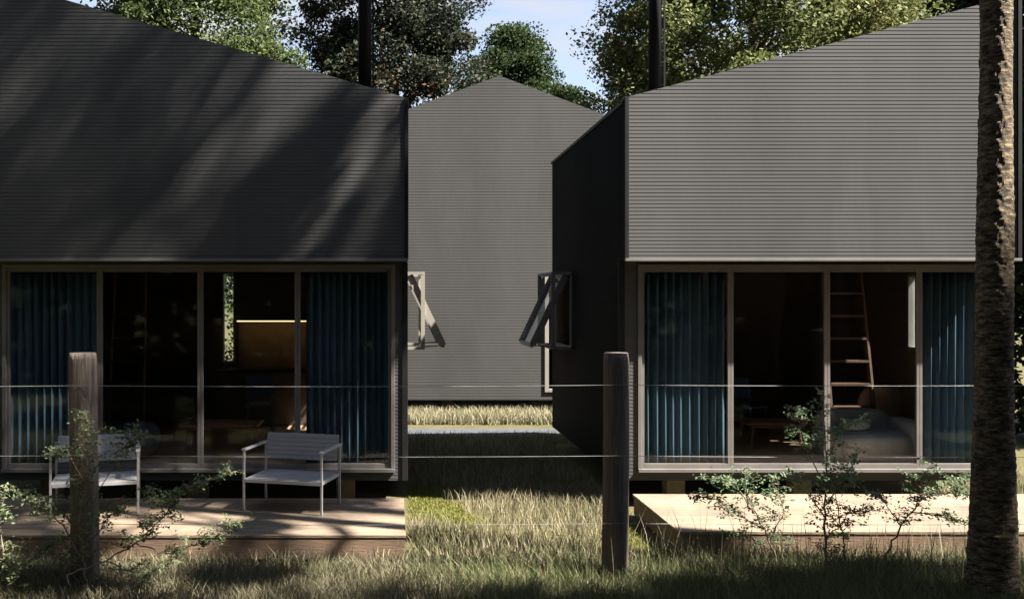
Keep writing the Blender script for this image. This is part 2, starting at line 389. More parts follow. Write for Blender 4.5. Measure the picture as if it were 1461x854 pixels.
def awning(part, side, xw):
    """top-hung sash propped open in an open box frame; side = +1 opens to +x"""
    y0, y1, zt, zb = 14.3, 15.6, 2.9, 1.76
    xo = xw + side*.29; s = side
    mb = MB()
    for y in (y0, y1):
        mb.bar((xw, y, zt), (xo, y, zt), .05, .04); mb.bar((xw, y, zb), (xo, y, zb), .05, .04); mb.bar((xo, y, zb-.02), (xo, y, zt+.02), .06, .045)
    mb.bar((xo, y0+.025, zt), (xo, y1-.025, zt), .045, .04); mb.bar((xo, y0+.025, zb), (xo, y1-.025, zb), .045, .04)
    for (a, b) in (((y0,zb),(y0,zt)), ((y1,zb),(y1,zt)), ((y0,zb),(y1,zb)), ((y0,zt),(y1,zt))):
        mb.bar((xw+s*.005, a[0], a[1]), (xw+s*.005, b[0], b[1]), .05, .05)
    w = part(mb, 'awning_window', M['paleframe'] if side > 0 else M['frame'])  # window on the shaded side gets a darker frame: shade put into the colour
    hx, hz, ex, ez = xw + s*.09, 2.87, xw + s*.60, 1.80
    mb = MB(); u = np.array((ex-hx, 0, ez-hz)); u /= np.linalg.norm(u); nrm = (u[2], 0, -u[0])
    ya, yb = y0+.04, y1-.04
    mb.bar((hx, ya, hz), (ex, ya, ez), .045, .10, up=nrm); mb.bar((hx, yb, hz), (ex, yb, ez), .045, .10, up=nrm)
    mb.bar((hx, ya+.023, hz), (hx, yb-.023, hz), .045, .06); mb.bar((ex, ya+.023, ez), (ex, yb-.023, ez), .045, .06)
    sash = part(mb, 'sash', M['paleframe'] if side > 0 else M['frame'], w)  # sash follows: darker colour stands in for shade, paler for sun
    mb = MB(); k = .008
    n_ = np.array(nrm)*k
    A = np.array((hx, ya+.024, hz)); B = np.array((hx, yb-.024, hz)); C = np.array((ex, yb-.024, ez)); D = np.array((ex, ya+.024, ez))
    mb.hexa([A, B, C, D, A+n_, B+n_, C+n_, D+n_]); part(mb, 'pane', M['glass'], w)
    for (p, q) in ((y0, ya+.02), (y1, yb-.02)):
        mb = MB(); mb.bar((xo, p, zb+.02), (ex, q, ez), .016); part(mb, 'stay', M['trim'], w)

YF, YB = 11.0, 16.07
px2x = lambda px, d: (px - CX)*d/F
YW = YF + RC
# house on the left
X0, X1 = px2x(-45, YF), px2x(581, YF)
zr = CH + (CY-140)*YF/F; zl = zr + .287*(X1-X0)
mullL = [px2x(p, YW) for p in (5, 146, 284, 420, 562)]
hL, pL, topL, (a, b, zt, zb, Yw) = shed_house('dark ribbed metal shed house in tree shade, behind the white chairs', X0, X1, YF, YB, zl, zr, mullL, [(1, 14.3, 15.6, 1.76, 2.9)], None)
finish_house(hL, pL, topL, X0, X1, YF, YB, (px2x(317,16), px2x(336,16), CH-(517-CY)*16/F, CH-(388-CY)*16/F), mullL, zt, zb, Yw, (px2x(520.5, 12), 12.0, .085))
awning(pL, 1, X1)
XL0, XL1 = X0, X1
# house on the right
X0, X1 = px2x(893, YF), px2x(1455, YF)
zl = CH + (CY-139)*YF/F; zr = zl + .262*(X1-X0)
mullR = [px2x(p, YW) for p in (911, 1047, 1179, 1308, 1441)]
hR, pR, topR, (a, b, zt, zb, Yw) = shed_house('sunlit grey ribbed metal shed house behind the palm trunk and empty deck', X0, X1, YF, YB, zl, zr, mullR, [(-1, 14.3, 15.6, 1.76, 2.9), (1, 12.74, 13.22, 1.8, 2.86)], None)
finish_house(hR, pR, topR, X0, X1, YF, YB, (px2x(1026,16), px2x(1035,16), CH-(502-CY)*16/F, CH-(452-CY)*16/F), mullR, zt, zb, Yw, (px2x(934.5, 12.2), 12.2, .085))
awning(pR, -1, X0)
w = MB(); x = X1
for (p, q, c, d) in ((12.74,12.78,1.8,2.86),(13.18,13.22,1.8,2.86),(12.78,13.18,1.8,1.84),(12.78,13.18,2.82,2.86)): w.box(x-.105, x+.015, p, q, c, d)
wf = pR(w, 'side_window', M['paleframe'])
g = MB(); g.box(x-.05, x-.044, 12.78, 13.18, 1.84, 2.82); pR(g, 'pane', M['glass'], wf)
XR0, XR1 = X0, X1

# gabled house at the back
DB = 20.2
bx, bz = px2x(712, DB), CH + (CY-108)*DB/F
hw = 3.4; be = bz - .37*hw; BX0, BX1, BY1 = bx-hw, bx+hw, DB+7
hB = thing('gabled_house', 'plain grey gable ended house at the back between the two front houses', 'house', (bx, DB+3.5, 0))
def pB(mb, name, mat, parent=None, **k):
    mb.v = [(x-bx, y-DB-3.5, z) for x, y, z in mb.v]; return mb.build(name, mat, parent or hB, **k)
dx0, dx1, dz0, dz1 = px2x(777, DB), px2x(777, DB)+.95, CH-(559-CY)*DB/F, CH-(392-CY)*DB/F
mb = MB(); kw = dict(pitch=.06, amp=.0018)
zB0 = CH-(570-CY)*DB/F
corr(mb, BX0, dx0, zB0, dz1, DB, **kw); corr(mb, dx1, BX1, zB0, dz1, DB, **kw); corr(mb, dx0, dx1, zB0, dz0, DB, **kw)
corr(mb, BX0, BX1, dz1, bz, DB, lo=lambda z: BX0 + max(0, (z-be)/.37), hi=lambda z: BX1 - max(0, (z-be)/.37), **kw)
pB(mb, 'front_wall', M['siding_back'])
for s, x in ((-1, BX0), (1, BX1)):
    mb = MB(); corr(mb, DB, BY1, zB0, be, x, axis='y', sign=s, **kw); pB(mb, 'side_wall', M['siding_back'])
mb = MB(); mb.box(BX0+.02, BX1-.02, BY1-.1, BY1, zB0, be-.02); pB(mb, 'back_wall', M['siding_back'])
mb = MB(); mb.box(BX0+.02, BX1-.02, DB+.05, BY1-.11, zB0-.01, zB0+.1); pB(mb, 'floor', M['trim'])
for s in (-1, 1):
    mb = MB(); e = .03; xa, za = bx, bz-.062; xb, zb_ = bx + s*(hw+e), bz - .37*(hw+e)-.062
    mb.hexa([(xa,DB+.03,za),(xb,DB+.03,zb_),(xb,BY1+.03,zb_),(xa,BY1+.03,za),(xa,DB+.03,za+.06),(xb,DB+.03,zb_+.06),(xb,BY1+.03,zb_+.06),(xa,BY1+.03,za+.06)])
    pB(mb, 'roof', M['roof'])
mb = MB()
for (p, q, c, d) in ((dx0,dx0+.085,dz0,dz1),(dx1-.085,dx1,dz0,dz1),(dx0+.085,dx1-.085,dz0,dz0+.07),(dx0+.085,dx1-.085,dz1-.07,dz1)): mb.box(p, q, DB-.03, DB+.05, c, d)
gd = pB(mb, 'glazed_door', M['paleframe'], bevel=.004)
g = MB(); g.box(dx0+.085, dx1-.085, DB+.01, DB+.016, dz0+.07, dz1-.07); pB(g, 'pane', M['glass'], gd)
for x in np.linspace(BX0+.3, BX1-.3, 4):
    mb = MB(); mb.box(x-.12, x+.12, DB+1.2, DB+1.44, -.05, zB0); pB(mb, 'pier', M['concrete'])

# ------------------------------------------------------------------ decks
def deck(label, x0, x1, y0, y1):
    zt = .26
    d = thing('timber_deck', label, 'deck', ((x0+x1)/2, (y0+y1)/2, 0))
    ox, oy = (x0+x1)/2, (y0+y1)/2
    n = int(round((y1-y0)/.135)); w = (y1-y0)/n
    mb = MB()
    for i in range(n): mb.box(x0-ox, x1-ox, y0-oy + i*w + .004, y0-oy + (i+1)*w - .004, zt-.028, zt)
    mb.build('boards', M['deck'], d, bevel=.003)
    f = MB(); f.box(x0-ox+.012, x1-ox-.012, y0-oy+.010, y0-oy+.05, .03, zt-.029); f.build('fascia', M['deckface'], d)
    for s in (x0-ox+.014, x1-ox-.054):
        f = MB(); f.box(s, s+.04, y0-oy+.051, y1-oy-.01, .03, zt-.0295); f.build('fascia', M['deckface'], d)
    return d
deck('long weathered timber deck carrying two white chairs', -4.9, px2x(579, 8.95), 8.95, 10.62)
deck('empty sunlit timber deck behind the palm trunk and leafy shrubs', px2x(969, 9.08), 7.5, 9.08, 10.85)

# ------------------------------------------------------------------ chairs
def chair(label):
    c = thing('lounge_chair', label, 'chair', group='white metal lounge chairs on the deck')
    W, D, t = .87, .60, .024
    hw, hd = W/2, D/2
    for x in (-hw, hw):
        for y in (-hd, hd):
            mb = MB(); mb.box(x-t/2, x+t/2, y-t/2, y+t/2, 0, .635); mb.build('leg', M['chair'], c, bevel=.004)
        mb = MB(); mb.box(x-.022, x+.022, -hd-t/2-.004, hd+t/2+.004, .636, .658); mb.build('armrest', M['chair'], c, bevel=.004)
    mb = MB()
    mb.box(-hw+t/2+.001, hw-t/2-.001, -hd-.012, -hd+.014, .305, .338); mb.box(-hw+t/2+.001, hw-t/2-.001, hd-.014, hd+.012, .305, .338)
    for x in (-hw+.0005, hw-.0265): mb.box(x, x+.026, -hd+.015, hd-.015, .305, .338)
    mb.build('seat_rail', M['chair'], c)
    mb = MB(); n = 7
    for i in range(n):
        y = -hd + .02 + i*(D-.04)/n; mb.box(-hw+.028, hw-.028, y+.003, y + (D-.04)/n - .003, .318, .342)
    mb.build('seat', M['weave'], c, bevel=.003)
    mb = MB()
    for i in range(6):
        z0, z1 = .475 + i*.046, .475 + (i+1)*.046 - .003
        y0 = hd - .065 + (z0-.475)*.3; y1 = hd - .065 + (z1-.475)*.3
        mb.hexa([(-hw+.016,y0,z0),(hw-.016,y0,z0),(hw-.016,y0+.022,z0),(-hw+.016,y0+.022,z0),(-hw+.016,y1,z1),(hw-.016,y1,z1),(hw-.016,y1+.022,z1),(-hw+.016,y1+.022,z1)])
    mb.build('backrest', M['weave'], c, bevel=.003)
    return c
c1 = chair('white metal lounge chair fully in view beside the house corner'); c1.location = (-1.08, 10.17, .26); c1.rotation_euler.z = R(-15)
c2 = copy_tree(c1); c2['label'] = 'white metal lounge chair partly hidden behind the fence post and shrub'
c2.location = (-3.17, 10.07, .26); c2.rotation_euler.z = R(14)

# ------------------------------------------------------------------ fence
FD = 8.15
fence = thing('wire_fence', 'post and wire fence of round timber posts and three strands crossing the grass', 'fence', (0, FD, 0))
def post(x, top, r, seed, name='post'):
    rs = np.random.default_rng(seed); seg, n = 28, 40
    ph = rs.uniform(0, 6, 6); vs = []; fs = []
    for i in range(n+1):
        z = -.1 + (top+.1)*i/n
        for k in range(seg):
            a = 2*PI*k/seg
            rr = r*(1.03 - .05*i/n) * (1 + .022*math.sin(2*a+ph[0]+z*.6) + .014*math.sin(5*a+ph[1]+z*1.3) + .008*math.sin(9*a+ph[2]+.7*z) + .006*math.sin(z*9+ph[3]))
            if abs(((a - ph[4]) % (2*PI)) - .1) < .12: rr *= .95
            if i == n: rr *= .93
            vs.append((x + rr*math.cos(a) + .012*math.sin(z*1.1+ph[5]), rr*math.sin(a), z))
    for i in range(n):
        for k in range(seg):
            a, b = i*seg+k, i*seg+(k+1) % seg; fs.append((a, b, b+seg, a+seg))
    fs.append(tuple(n*seg+k for k in range(seg)))
    mb = MB(); mb.add(vs, fs); return mb.build(name, M['post'], fence, smooth=True)
for i, (px, py, r) in enumerate(((-640, 500, .112), (120, 503, .118), (877.5, 503, .113), (1640, 503, .113))):
    post(px2x(px, FD), CH-(py-CY)*FD/F, r, 40+i)
for yl, yr in ((549, 546), (645.5, 647), (742, 741)):
    mb = MB(); zs = []
    xs = np.linspace(px2x(-640, FD), px2x(1640, FD), 49)
    za, zb_ = CH-(yl-CY)*FD/F, CH-(yr-CY)*FD/F
    pts = []
    for x in xs:
        u = (x-xs[0])/(xs[-1]-xs[0]); v = (u*3) % 1
        pts.append((x, -.122, za + (zb_-za)*u - .012*4*v*(1-v)))
    mb.tube(pts, .0021, 6); mb.build('wire', M['wire'], fence, smooth=True)

# ------------------------------------------------------------------ foliage tools
def leaves(C, size, up=.5, elong=1.6, sizevar=.4, flat=None):
    """rhombic leaves (slightly folded) at points C"""
    N = len(C)
    n = rng.normal(size=(N, 3)); n[:, 2] = np.abs(n[:, 2]) + up; n /= np.linalg.norm(n, axis=1)[:, None]
    d = rng.normal(size=(N, 3)); d -= n*(d*n).sum(1)[:, None]; d /= np.linalg.norm(d, axis=1)[:, None]
    s = np.cross(n, d); L = size*(1 + rng.uniform(-sizevar, sizevar, N))[:, None]
    V = np.stack([C - d*L*.5, C + s*L*.5/elong - n*L*.06, C + d*L*.5 - n*L*.10, C - s*L*.5/elong - n*L*.06], 1)
    return V
QUAD = [(0, 1, 2, 3)]

def tree(name, label, x, y, hgt, prof, zc0, nclump, clump_r, nleaf, size, mat, lean=(0,0), trunk_r=.2, inner=.25, group=None, up=.4, seed=0, drop=0):
    """prof(u): crown radius at crown height fraction u (0 = lowest, 1 = top)"""
    rs = np.random.default_rng(seed)
    t = thing(name, label, 'tree', (x, y, 0), 0, group)
    cs = []
    while len(cs) < nclump:
        u = rs.uniform(0, 1); rr = prof(u)
        if rs.uniform(0, max(prof(v/10) for v in range(11))) > rr: continue
        a = rs.uniform(0, 2*PI); q = rs.uniform(inner, 1)**.6*rr
        z = zc0 + (hgt-zc0)*u
        cs.append((q*math.cos(a) + lean[0]*z/hgt, q*math.sin(a) + lean[1]*z/hgt, z - drop*q*q))
    cs = np.array(cs)
    cr = clump_r*rs.uniform(.5, 1.35, len(cs))
    idx = rs.integers(0, len(cs), nleaf)
    p = rs.normal(size=(nleaf, 3)); p /= np.linalg.norm(p, axis=1)[:, None]
    p *= (rs.uniform(.1, 1, nleaf)**.5)[:, None] * cr[idx][:, None]; p[:, 2] *= .62
    link('crown', np_mesh('crown', leaves(cs[idx] + p, size, up), QUAD), mat, t)
    mb = MB(); n = 9
    tr = [(lean[0]*i/n + .12*math.sin(i*1.3+seed), lean[1]*i/n + .12*math.cos(i*1.7+seed) - .12, hgt*.94*i/n - (.1 if i == 0 else 0)) for i in range(n+1)]
    mb.tube(tr, [trunk_r*(1.15-.98*i/n) for i in range(n+1)], 10, jit=.05)
    for c in cs[rs.permutation(len(cs))[:min(46, len(cs))]]:
        z0 = max(hgt*.12, c[2] - math.hypot(c[0], c[1])*.7); i = min(n-1, int(z0/(hgt*.94)*n)); b0 = np.array(tr[i]) + (np.array(tr[i+1])-np.array(tr[i]))*.5
        mid = (b0 + c)/2 + np.array((0, 0, .12*np.linalg.norm(c-b0)*.5))
        mb.tube([b0, mid, c], [trunk_r*.32, trunk_r*.2, trunk_r*.07], 6)
    mb.build('trunk', M['bark'], t, smooth=True)
    return t
def crown_round(r): return lambda u: r*(max(0, 1-(2*u-1)**2))**.5 + .12*r
def crown_cone(r, p=.9): return lambda u: r*(1.03-u)**p + .03
def crown_column(r): return lambda u: r*min(1, (1.04-u)*3.2)**.7*(.85+.15*math.sin(u*17))

# ---- trees behind the houses
tree('leafy_tree', 'bright green columnar tree rising behind the shaded house roof', px2x(276, 27), 27, 17.5, crown_column(3.45), .6, 520, .85, 190000, .115, M['leaf_bright'], trunk_r=.24, seed=1)
tree('tall_tree', 'tall dark blue green tree with rusty patches behind the flue of the shaded house', px2x(556, 29), 29, 21, lambda u: 2.95-1.5*u**1.5, 6.5, 400, .72, 170000, .115, M['leaf_dark'], trunk_r=.28, seed=2, drop=.05)
tree('small_tree', 'small pointed mid green tree peeking over the gabled house ridge', px2x(733, 33), 33, CH+(CY-40)*33/F, crown_cone(3.7, .8), 6.5, 420, .6, 120000, .11, M['leaf_mid'], trunk_r=.2, seed=3)
tree('olive_tree', 'broad olive and gold tree behind the flue of the sunlit house', px2x(1078, 25), 25, 15.2, lambda u: 5.6*(1.02-u)**.6, 5.5, 500, .8, 220000, .105, M['leaf_sage'], trunk_r=.3, seed=4, inner=.3)
tree('dark_tree', 'dark green tree just showing above the high end of the sunlit house roof', px2x(1325, 31), 31, 13.6, crown_round(3.2), 5, 200, .75, 40000, .18, M['leaf_forest'], trunk_r=.28, seed=5)
tree('edge_tree', 'green tree in the sliver beyond the right end of the sunlit house', 13.4, 17.5, 11.5, crown_column(2.7), .2, 200, .8, 50000, .17, M['leaf_wood'], trunk_r=.25, seed=6)

# ---- trees beside the camera whose shade falls on the left house and the foreground
SEED = 43
SH = 'tall trees to the right of the view'
tree('shade_tree', 'tall open crowned tree standing outside the view beyond the palm', 10.6, 6.4, 23.6, crown_round(3.1), 16.2, 23, .8, 18000, .15, M['leaf_forest'], trunk_r=.3, seed=SEED, inner=.1, group=SH)
tree('shade_tree', 'slim tree outside the view next to the thin open one', 9.3, 2.9, 13.2, crown_round(1.8), 8.2, 46, .72, 14500, .17, M['leaf_forest'], trunk_r=.2, seed=12, group=SH)
tree('shade_tree', 'slim tree outside the view between two others of the row', 12.1, 2.8, 13.2, crown_round(1.8), 8.2, 46, .72, 14500, .17, M['leaf_forest'], trunk_r=.2, seed=13, group=SH)
tree('shade_tree', 'slim tree outside the view farthest along the row', 15.0, 2.9, 13.0, crown_round(1.9), 8.2, 46, .72, 14500, .17, M['leaf_forest'], trunk_r=.2, seed=14, group=SH)
tree('shade_tree', 'thin open tree outside the view on the palm side of the row', 7.7, 2.8, 13.0, crown_round(1.7), 8.2, 26, .65, 8500, .17, M['leaf_forest'], trunk_r=.17, seed=15, group=SH)
tree('shade_tree', 'low crowned tree outside the view between the palm and the tall open one', 6.6, 6.5, 13.6, crown_round(2.0), 10.2, 13, .65, 7000, .15, M['leaf_forest'], trunk_r=.16, seed=16, group=SH)
tree('shade_tree', 'narrow crowned tree outside the view whose shade lies on the palm trunk', 13.8, 3.7, 14.8, crown_round(.9), 10.4, 36, .5, 9000, .15, M['leaf_forest'], trunk_r=.15, seed=17, group=SH)
# wood behind the camera, mirrored in the glass and thickened to block sky light
N = 520; cx = rng.uniform(-38, 44, N); cy = rng.uniform(-22, -3, N); cz = rng.uniform(.2, 1, N)**1.3*np.clip((-cy-1)*1.9, 2.5, 26)
C = np.stack([cx, cy, cz], 1); NL = 120000; idx = rng.integers(0, N, NL); p = rng.normal(size=(NL, 3))*np.array((1.4, 1.0, 1.0))*1.0
wd = C[idx] + p
wl = np.stack([rng.uniform(-38, 44, 16000), rng.uniform(-16, -9, 16000), rng.uniform(.1, 5, 16000)], 1)
wq = np.stack([rng.uniform(-24, -10, 300), rng.uniform(-4, 24, 300), rng.uniform(.3, 19, 300)], 1)  # unseen wood on the left, added to block sky light
wq = wq[rng.integers(0, 300, 40000)] + rng.normal(size=(40000, 3))*1.1; wq = wq[wq[:, 0] < -9.2]
wc = np.stack([rng.uniform(2.2, 25, 420), rng.uniform(-7, 1.6, 420), rng.uniform(8.8, 13, 420)], 1)  # unseen canopy, added to shade the near ground and cut its bounce light
wc = wc[rng.integers(0, 420, 60000)] + rng.normal(size=(60000, 3))*.5; wc = wc[wc[:, 1] < 1.2]
wd = np.concatenate([wd, wl]); wd = wd[wd[:, 1] < -1.6]; wd = np.concatenate([wd, wq, wc]); wd = wd[wd[:, 2] > .1]
kind(link('woodland', np_mesh('woodland', leaves(wd, .55), QUAD), M['leaf_wood']), 'stuff')['label'] = 'dark woodland mirrored in the glass, with unseen canopy added to block light'

# ------------------------------------------------------------------ palm
PD = 7.6
pbx, ptx = px2x(1416, PD), px2x(1421.5, PD)
palm = thing('palm_tree', 'rough brown palm trunk in front of the sunlit house', 'tree', (pbx, PD, 0))
seg, n = 72, 900; HT = 15.3
prs = np.random.default_rng(3); ph = prs.uniform(0, 6.28, 8)
vs = np.zeros((n+1, seg, 3))
lat = prs.normal(size=(260, 40))
for i in range(n+1):
    z = -.1 + (HT+.1)*i/n
    r0 = .166 - .046*min(1, max(0, z)/3.6) - .02*max(0, z-5)/10 + .04*math.exp(-max(0, z)*2.2) + .006*math.sin(z*2.3+.5)
    for k in range(seg):
        a = 2*PI*k/seg
        # leaf bases: staggered rows of ragged overlapping scales
        row = z/.072 + .35*math.sin(3*a+ph[0]) + .25*math.sin(7*a+ph[1]+z*2) + .2*math.sin(z*5+ph[2]+2*a)
        f = row % 1; ri = int(row) % 260
        col = (a/(2*PI)*11 + .5*(ri % 2) + .2*lat[ri, 0]); ci = int(col) % 40; g_ = col % 1
        bump = (f**.8)*(.62+.38*math.sin(PI*g_))*(.75+.22*lat[ri, ci])
        rr = r0 - .005 + .010*bump + .003*math.sin(z*31+5*math.sin(2*a+ph[3]))*math.sin(3*a+z*7+ph[4])
        vs[i, k] = (rr*math.cos(a) + (ptx-pbx)*min(z, 5)/4.9, rr*math.sin(a), z)
fs = [(i*seg+k, i*seg+(k+1) % seg, (i+1)*seg+(k+1) % seg, (i+1)*seg+k) for i in range(n) for k in range(seg)]
mb = MB(); mb.v = [tuple(p) for p in vs.reshape(-1, 3)]; mb.f = fs
mb.build('trunk', M['palm'], palm, smooth=False)
V = []
top = np.array((ptx-pbx, 0, HT))
for k in range(30):
    a = 2.4*k; el = R(70 - 75*(k/30)); L = prs.uniform(2.3, 3.0)
    prev = top.copy(); ns = 34
    for j in range(ns):
        e = el - R(95)*(j/ns)**1.5; d = np.array((math.cos(a)*math.cos(e), math.sin(a)*math.cos(e), math.sin(e)))
        nx = prev + d*L/ns; sd = np.array((-math.sin(a), math.cos(a), 0)); w = .5*math.sin(PI*min(1, (j+2)/(ns+1)))**.6
        for s in (-1, 1):
            tip = nx + sd*s*w + d*.25*w - np.array((0, 0, .25*w)); off = d*.014
            V.append([nx-off, nx+off, tip+off*.4, tip-off*.4])
        V.append([prev+sd*.012, nx+sd*.012, nx-sd*.012, prev-sd*.012])
        prev = nx
link('crown', np_mesh('crown', np.array(V), QUAD), M['leaf_palm'], palm)

# ------------------------------------------------------------------ shrubs
def shrub(name, label, stems, d0, mat, leaf=.033, dens=1.0, seed=0, group=None):
    """stems: branches drawn as photo-pixel polylines at about d0 metres; (points, base radius, leafy from fraction)"""
    rs = np.random.default_rng(seed); random.seed(seed)
    base = at(*stems[0][0][0], d0)
    t = thing(name, label, 'shrub', (base[0], d0, 0), 0, group)
    O = np.array((base[0], d0, 0)); mb = MB(); LC = []
    for si, (pts, r0, lf) in enumerate(stems):
        dd = d0 + (0 if si == 0 else rs.uniform(-.16, .16))
        P = [np.array(at(px, py, d0 + (dd-d0)*i/max(1, len(pts)-1))) - O for i, (px, py) in enumerate(pts)]
        if si == 0: P[0][2] = -.03
        # resample
        Q = []
        for a_, b_ in zip(P[:-1], P[1:]):
            for u in np.linspace(0, 1, 7)[:-1]: Q.append(a_ + (b_-a_)*u + rs.normal(size=3)*.006)
        Q.append(P[-1]); m_ = len(Q)
        mb.tube(Q, [r0*(1-.8*i/(m_-1)) for i in range(m_)], 6, jit=.08)
        tot = sum(np.linalg.norm(b_-a_) for a_, b_ in zip(Q[:-1], Q[1:]))
        k = max(3, int(tot*34*dens))
        for j in range(k):
            u = lf + (1-lf)*(j+rs.uniform(0, 1))/k; i = min(m_-2, int(u*(m_-1))); q = Q[i] + (Q[i+1]-Q[i])*rs.uniform()
            a = rs.uniform(0, 2*PI); el = rs.uniform(-.15, .5); L = rs.uniform(.09, .25)*(1.1-.5*u)
            dr = np.array((math.cos(a)*math.cos(el), math.sin(a)*math.cos(el), math.sin(el)))
            mb.tube([q, q+dr*L*.5+np.array((0,0,.01)), q+dr*L], [.0035, .0025, .0012], 4)
            for w in np.linspace(.2, 1, max(3, int(L/.018))):
                for s in range(2): LC.append(q + dr*L*w + rs.normal(size=3)*.015)
            for _ in range(3): LC.append(q + dr*L + rs.normal(size=3)*.022)
    mb.build('branches', M['twig'], t, smooth=True)
    link('foliage', np_mesh('foliage', leaves(np.array(LC), leaf, up=.9, elong=1.9), QUAD), mat, t)
    return t
shrub('leafy_shrub', 'pale green spindly shrub in front of the fence post and the left chair', [
    ([(127,880),(118,800),(112,745),(122,690),(126,640),(122,585)], .013, .2),
    ([(118,800),(90,750),(62,715),(22,700)], .008, .35),
    ([(116,790),(150,745),(175,715)], .007, .4),
    ([(114,760),(140,700),(175,640),(196,612)], .006, .55),
    ([(122,690),(95,640),(80,655)], .005, .4),
    ([(118,810),(70,790),(10,775)], .006, .3)], 7.85, M['leaf_shrub'], seed=21)
shrub('leafy_shrub', 'pale green shrub with one long arched branch in front of the decked chairs', [
    ([(100,880),(97,820),(150,800),(195,775),(235,735),(262,700),(335,672)], .009, .45),
    ([(195,775),(240,790),(300,770),(345,742)], .006, .3),
    ([(150,800),(200,820),(262,795)], .006, .3),
    ([(235,735),(228,712),(212,700)], .005, .3)], 7.7, M['leaf_shrub'], seed=22)
shrub('leafy_shrub', 'low pale green shrub at the bottom left corner of the grass', [
    ([(30,880),(20,830),(5,790),(-20,760)], .009, .3), ([(20,830),(45,795),(80,770)], .006, .3), ([(5,790),(0,740),(8,690)], .005, .4)], 7.75, M['leaf_shrub'], seed=23)
shrub('leafy_shrub', 'upright green shrub with a straight dark stem in the middle of the sunlit deck', [
    ([(1176,822),(1178,785),(1176,710),(1180,640),(1172,565)], .014, .22),
    ([(1178,740),(1150,700),(1128,672)], .007, .3), ([(1177,720),(1200,690),(1228,640)], .007, .35),
    ([(1176,690),(1150,640),(1132,580)], .006, .45), ([(1178,770),(1210,735),(1236,725)], .007, .3),
    ([(1205,818),(1203,770),(1192,700),(1205,660)], .008, .35), ([(1178,660),(1196,620),(1222,600)], .005, .4)], 8.6, M['leaf_shrub_dark'], seed=24)
shrub('leafy_shrub', 'spreading green shrub leaning towards the near fence post', [
    ([(1108,822),(1106,790),(1090,755),(1068,715),(1062,668)], .010, .35),
    ([(1090,755),(1055,735),(1022,712),(985,708)], .007, .25), ([(1098,775),(1118,730),(1108,680)], .006, .35), ([(1075,730),(1050,690),(1005,680)], .006, .4),
    ([(1100,785),(1070,765),(1045,760)], .006, .3)], 8.55, M['leaf_shrub_dark'], seed=25)
shrub('leafy_shrub', 'green shrub with a bent stem reaching towards the palm trunk', [
    ([(1254,824),(1264,792),(1285,750),(1312,712),(1350,702),(1388,706)], .011, .4),
    ([(1285,750),(1262,715),(1245,705)], .006, .3), ([(1312,712),(1310,685),(1325,662)], .006, .3), ([(1340,704),(1365,690),(1400,680)], .006, .3),
    ([(1300,730),(1345,735),(1378,748)], .006, .3)], 8.5, M['leaf_shrub_dark'], seed=26)

# ------------------------------------------------------------------ grass
def blades(name, pts, h, w, lean, mat, label, hvar=.45):
    N = len(pts); a = rng.uniform(0, 2*PI, N); H = h*(1 + rng.uniform(-hvar, hvar, N))
    L = lean*H*rng.uniform(.2, 1.6, N); b_ = a + rng.normal(size=N)*1.2
    d = np.stack([np.cos(b_), np.sin(b_), np.zeros(N)], 1); s = np.stack([np.cos(a), np.sin(a), np.zeros(N)], 1)*w*(1+rng.uniform(-.3, .5, N))[:, None]
    P = np.concatenate([pts, np.full((N, 1), -.005)], 1); Z = np.zeros((N, 3)); Z[:, 2] = H
    mid = P + Z*.55 + d*(L*.35)[:, None]; tip = P + Z*(1 - .12*(L/H)[:, None]) + d*L[:, None]
    V = np.stack([P - s, P + s, mid + s*.75, mid - s*.75, tip], 1)
    o = link(name, np_mesh(name, V, [(0,1,2,3), (3,2,4)]), mat); kind(o, 'stuff'); o['label'] = label
    return o
def scatter(n, x0, x1, y0, y1):
    return np.stack([rng.uniform(x0, x1, n), rng.uniform(y0, y1, n)], 1)
def nz(p, s, k=0):
    return np.sin(p[:,0]*s+1.3*k)*np.cos(p[:,1]*s*1.2+.7*k) + .6*np.sin(p[:,0]*s*2.3+p[:,1]*s*1.7+k)
DL, DR = px2x(579, 8.95), px2x(969, 9.08)
def clear(p, m=.06):
    """keep off decks, houses, the mown strips beside the decks and the path"""
    x, y = p[:,0], p[:,1]
    k = ~((x < DL+m) & (y > 8.95-m*.5) & (y < 10.7)) & ~((x > DR-m) & (x < 7.55) & (y > 9.08-m*.5) & (y < 10.9))
    k &= ~((x < XL1+.02) & (y > 10.6) & (y < 16.2)) & ~((x > XR0-.02) & (x < 7.5) & (y > 10.8) & (y < 16.2))
    k &= ~((y > 17.05) & (y < 18.3)) & ~((y > DB-.02))
    return k
def strips(p):
    x, y = p[:,0], p[:,1]
    wob = .12*np.sin(y*3.1)+.08*np.sin(y*7.3)
    return ~((x < .95-.12*(y-10.4)+wob) & (x > DL) & (y > 10.45+.2*np.sin(x*6)) & (y < 12.5)) & ~((x > 2.30+wob*.6) & (x < DR) & (y > 8.7) & (y < 10.6))
# dry short grass
p = scatter(150000, -6.5, 9, 6.6, 17.1); p = p[clear(p) & strips(p)]
keep = rng.uniform(0, 1, len(p)) < np.clip(.75 + .3*nz(p, 1.1, 1), .3, 1); p = p[keep]
blades('dry_grass', p, .14, .0042, .5, M['grass_dry'], 'short dry brownish grass between the houses')
p = scatter(70000, -6.5, 8, 7.0, 9.2); p = p[clear(p) & strips(p)]; p = p[(p[:,1] < 8.62 + .2*nz(p, 2, 5)) | (rng.uniform(0, 1, len(p)) < .25)]
blades('meadow_grass', p, .155, .0042, .55, M['grass_dry'], 'brown green meadow grass along the front edge of the decks')
